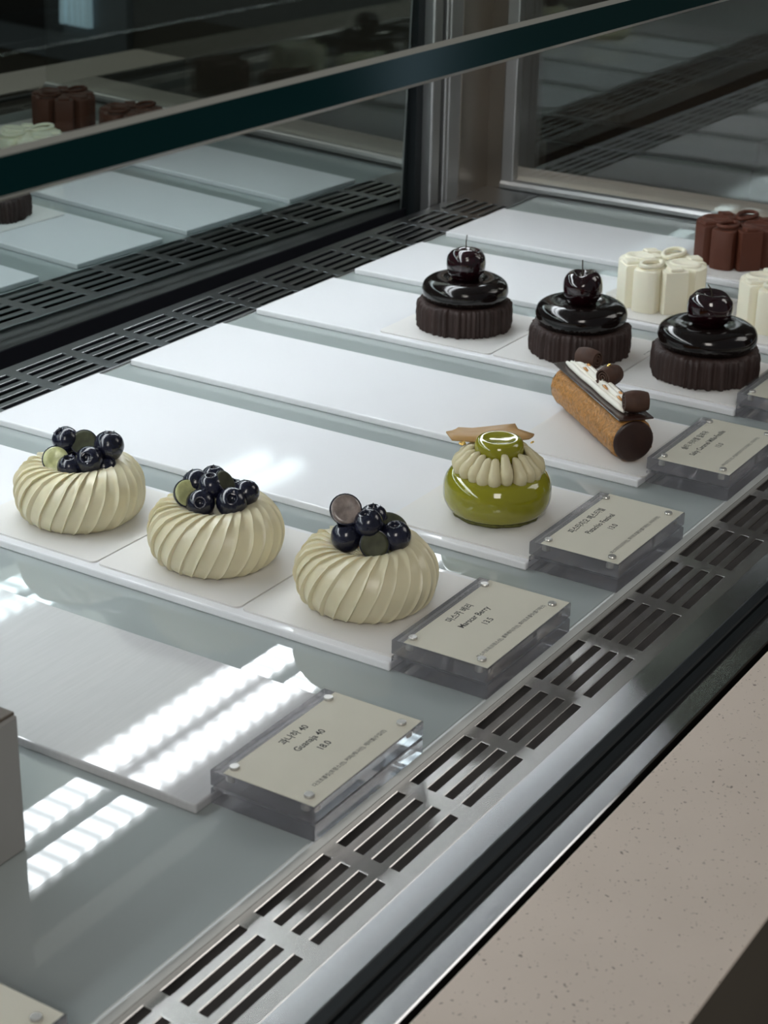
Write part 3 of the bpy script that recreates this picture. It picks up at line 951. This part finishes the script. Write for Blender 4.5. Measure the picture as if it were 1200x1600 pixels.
# ------------------------------------------------------------------ moulded flower cakes
def flower_outline(R):
    pts = []
    for q in range(4):
        base = q * PI / 2
        # rounded petal
        for a, r in ((-0.3927, 0.735), (-0.335, 0.90), (-0.285, 0.985), (-0.21, 1.025), (-0.10, 1.035), (0.0, 1.035), (0.10, 1.035), (0.21, 1.025), (0.285, 0.985), (0.335, 0.90)):
            pts.append((R * r * math.cos(base + a), R * r * math.sin(base + a)))
        # squared petal between
        b2 = base + PI / 4
        for a, r in ((-0.3927, 0.735), (-0.33, 0.92), (-0.27, 1.005), (0.0, 0.965), (0.27, 1.005), (0.33, 0.92)):
            pts.append((R * r * math.cos(b2 + a), R * r * math.sin(b2 + a)))
    return pts
def flower_mesh(R=0.0352, H=0.0345):
    o = flower_outline(R)
    n = len(o)
    rings = [(0.985, 0.0), (1.0, 0.001), (1.0, H - 0.0022), (0.985, H - 0.0008), (0.945, H), (0.62, H + 0.0002), (0.25, H - 0.0012)]
    v, f = [], []
    for s, z in rings: v += [(x * s, y * s, z) for x, y in o]
    for i in range(len(rings) - 1):
        for k in range(n):
            k2 = (k + 1) % n
            f.append((i * n + k, i * n + k2, (i + 1) * n + k2, (i + 1) * n + k))
    f += [tuple(range(n))[::-1], tuple((len(rings) - 1) * n + k for k in range(n))]
    me = bpy.data.meshes.new('moulded_body')
    me.from_pydata(v, [], f)
    for q in me.polygons: q.use_smooth = True
    me.set_sharp_from_angle(angle=math.radians(32))
    return me
FLM = flower_mesh()
def flower_cake(name, x, y, rz, mat, label, group):
    H = 0.0345
    t = tag(empty(name, (x, y, ZC), rz), label, 'cake', group)
    link('moulded_body', FLM.copy(), mat, t)
    for q in range(4):
        a = q * PI / 2
        ca, sa = math.cos(a), math.sin(a)
        pts = []
        for k in range(26):
            th = 2 * PI * k / 26
            lx = 0.0195 + 0.0135 * math.cos(th)
            ly = 0.0072 * math.sin(th) * (1 + 0.25 * math.cos(th))
            pts.append((ca * lx - sa * ly, sa * lx + ca * ly, H + 0.0022 + 0.0006 * math.cos(th)))
        if q % 2 == 0:
            tube('petal_loop', pts, 0.0018, mat, t, 8, True)
        else:
            pv_, pf_ = [], []
            for s_, dz in ((1.05, -0.001), (1.05, 0.0012), (0.97, 0.0020), (0.82, 0.0021), (0.74, 0.0010), (0.0, 0.0010)):
                for k in range(26):
                    th = 2 * PI * k / 26
                    lx = 0.0195 + 0.0125 * s_ * math.cos(th)
                    ly = 0.0098 * s_ * math.sin(th)
                    pv_.append((ca * lx - sa * ly, sa * lx + ca * ly, H + dz))
            for i in range(5):
                for k in range(26):
                    k2 = (k + 1) % 26
                    pf_.append((i * 26 + k, i * 26 + k2, (i + 1) * 26 + k2, (i + 1) * 26 + k))
            pyd('petal_pad', pv_, pf_, mat, t, True)
        b = a + PI / 4
        o = box('petal_tip', 0.0215, 0.0325, -0.0058, 0.0058, H - 0.001, H + 0.0024, mat, t, bev=0.0014)
        o.rotation_euler = (0, 0, b)
        o2 = box('petal_ridge', 0.009, 0.021, -0.0026, 0.0026, H - 0.001, H + 0.0012, mat, t, bev=0.0009)
        o2.rotation_euler = (0, 0, b)
    return t
flower_cake('ivory_flower_cake', 0.6652, 0.2018, 0.0, M['white_choc'], 'ivory moulded flower cake, whole one behind the cherry cakes', 'ivory flower cakes')
flower_cake('ivory_flower_cake', 0.6680, 0.0985, 0.0, M['white_choc'], 'ivory moulded flower cake cut by the frame edge', 'ivory flower cakes')
flower_cake('brown_flower_cake', 0.8195, 0.2010, 0.0, M['brown_choc'], 'reddish brown moulded flower cake by the end rail', 'brown flower cakes')
flower_cake('brown_flower_cake', 0.8215, 0.1000, 0.0, M['brown_choc'], 'reddish brown moulded flower cake, mostly hidden at the frame edge', 'brown flower cakes')

# ------------------------------------------------------------------ price signs
SW, SL, SH = 0.0548, 0.0877, 0.0181
def text_mesh(name, body, size, x, y, mat, parent, align='CENTER', bold=0.0, z=0.0, xscale=1.0):
    cu = bpy.data.curves.new(name, 'FONT')
    cu.body = body
    cu.size = size
    cu.align_x = align
    cu.align_y = 'CENTER'
    cu.offset = bold
    cu.resolution_u = 3
    ob = bpy.data.objects.new(name, cu)
    COL.objects.link(ob)
    dg = bpy.context.evaluated_depsgraph_get()
    me = bpy.data.meshes.new_from_object(ob.evaluated_get(dg))
    bpy.data.objects.remove(ob)
    bpy.data.curves.remove(cu)
    me.name = name
    me.materials.clear()
    o = link(name, me, mat, parent, False, (x, y, z))
    o.scale = (xscale, 1, 1)
    return o
plate_me = boxmesh('acrylic_plate', 0, SL, 0, SW, 0, SH / 2 - 0.0012, 0.0004, 1)
plate_me.materials.append(M['acrylic'])
vv, ff = lathe([(0.0021, 0.0), (0.0023, 0.0002), (0.0023, 0.0060), (0.0021, 0.0064)], 20)
mag_me = bpy.data.meshes.new('magnet')
mag_me.from_pydata(vv, [], ff)
mag_me.materials.append(M['magnet'])
def sign(x, y, rz, label, lines, fine):
    t = tag(empty('price_sign', (x, y, 0.0002), rz), label, 'sign', 'clear acrylic price signs')
    for nm, z in (('lower_plate', 0.0), ('upper_plate', SH / 2)):
        o = bpy.data.objects.new(nm, plate_me)
        o.location = (0, 0, z)
        COL.objects.link(o)
        o.parent = t
    zc = SH - 0.0008
    c = box('paper_card', 0.0006, SL - 0.0010, 0.0006, SW - 0.0068, zc - 0.00022, zc - 0.00008, M['paper'], t)
    cov = box('clear_cover', 0, SL, 0, SW, zc, SH, M['cover'], t)
    for yy, s, sz in zip((0.0412, 0.0328, 0.0250), lines, (0.0050, 0.0050, 0.0050)):
        if s: text_mesh('lettering', s, sz, 0.0440, yy, M['ink'], c, bold=0.00010, z=zc - 0.00004, xscale=0.96)
    if fine:
        text_mesh('fine_print', fine, 0.0027, 0.0420, 0.0098, M['ink_fine'], c, bold=0.00005, z=zc - 0.00004, xscale=0.98)
    for mx_, my_ in ((0.0065, 0.0463), (0.0795, 0.0468), (0.0793, 0.0068), (0.0062, 0.0069)):
        o = bpy.data.objects.new('magnet', mag_me)
        o.location = (mx_, my_, SH - 0.0060)
        COL.objects.link(o)
        o.parent = t
sign(-0.2794 - SL, -0.0030, 0.0, 'clear acrylic price sign cut by the bottom left corner', ('', '', ''), '')
sign(-0.1237, -0.0005, 0.0, 'clear acrylic price sign reading 18.0 in front of the empty scratched board', ('과나하 40', 'Guanaja 40', '18.0'), '다크초콜릿(프랑스산), 커피(케냐산), 캐러멜(수입산)')
sign(0.0230, -0.0005, 0.0, 'clear acrylic price sign reading 13.5 beside the blueberry cakes', ('마스카 베리', 'Marscar Berry', '13.5'), '마스카포네(프랑스산), 블루베리(국산), 화이트초콜릿(벨기에산)')
sign(0.1660, -0.0008, -0.004, 'clear acrylic price sign beside the green pistachio cake', ('피스타치오 페스티벌', 'Pistachio Festival', '13.0'), '피스타치오(미국산), 화이트초콜릿(벨기에산), 우유(국산)')
sign(0.3206, -0.0008, 0.003, 'clear acrylic price sign beside the pastry log', ('솔티 카라멜 밀푀유', 'Salty Caramel Mille-Feuille', '13.0'), '버터(프랑스산), 바닐라빈(마다가스카르산), 우유(국산)')
sign(0.4655, -0.0010, 0.0, 'clear acrylic price sign beside the cherry cakes, cut by the frame edge', ('', '', ''), '')

# riser block at the near left
rb = tag(empty('riser_block', (-0.194, 0.096, 0.0002)), 'grey square riser block at the left edge before the empty board', 'block')
box('block_body', -0.16, 0.0, 0.0, 0.16, 0.0, 0.0640, M['riser'], rb, bev=0.0012)
box('block_top', -0.1592, -0.0008, 0.0008, 0.1592, 0.0640, 0.0655, M['riser_edge'], rb, bev=0.0005)
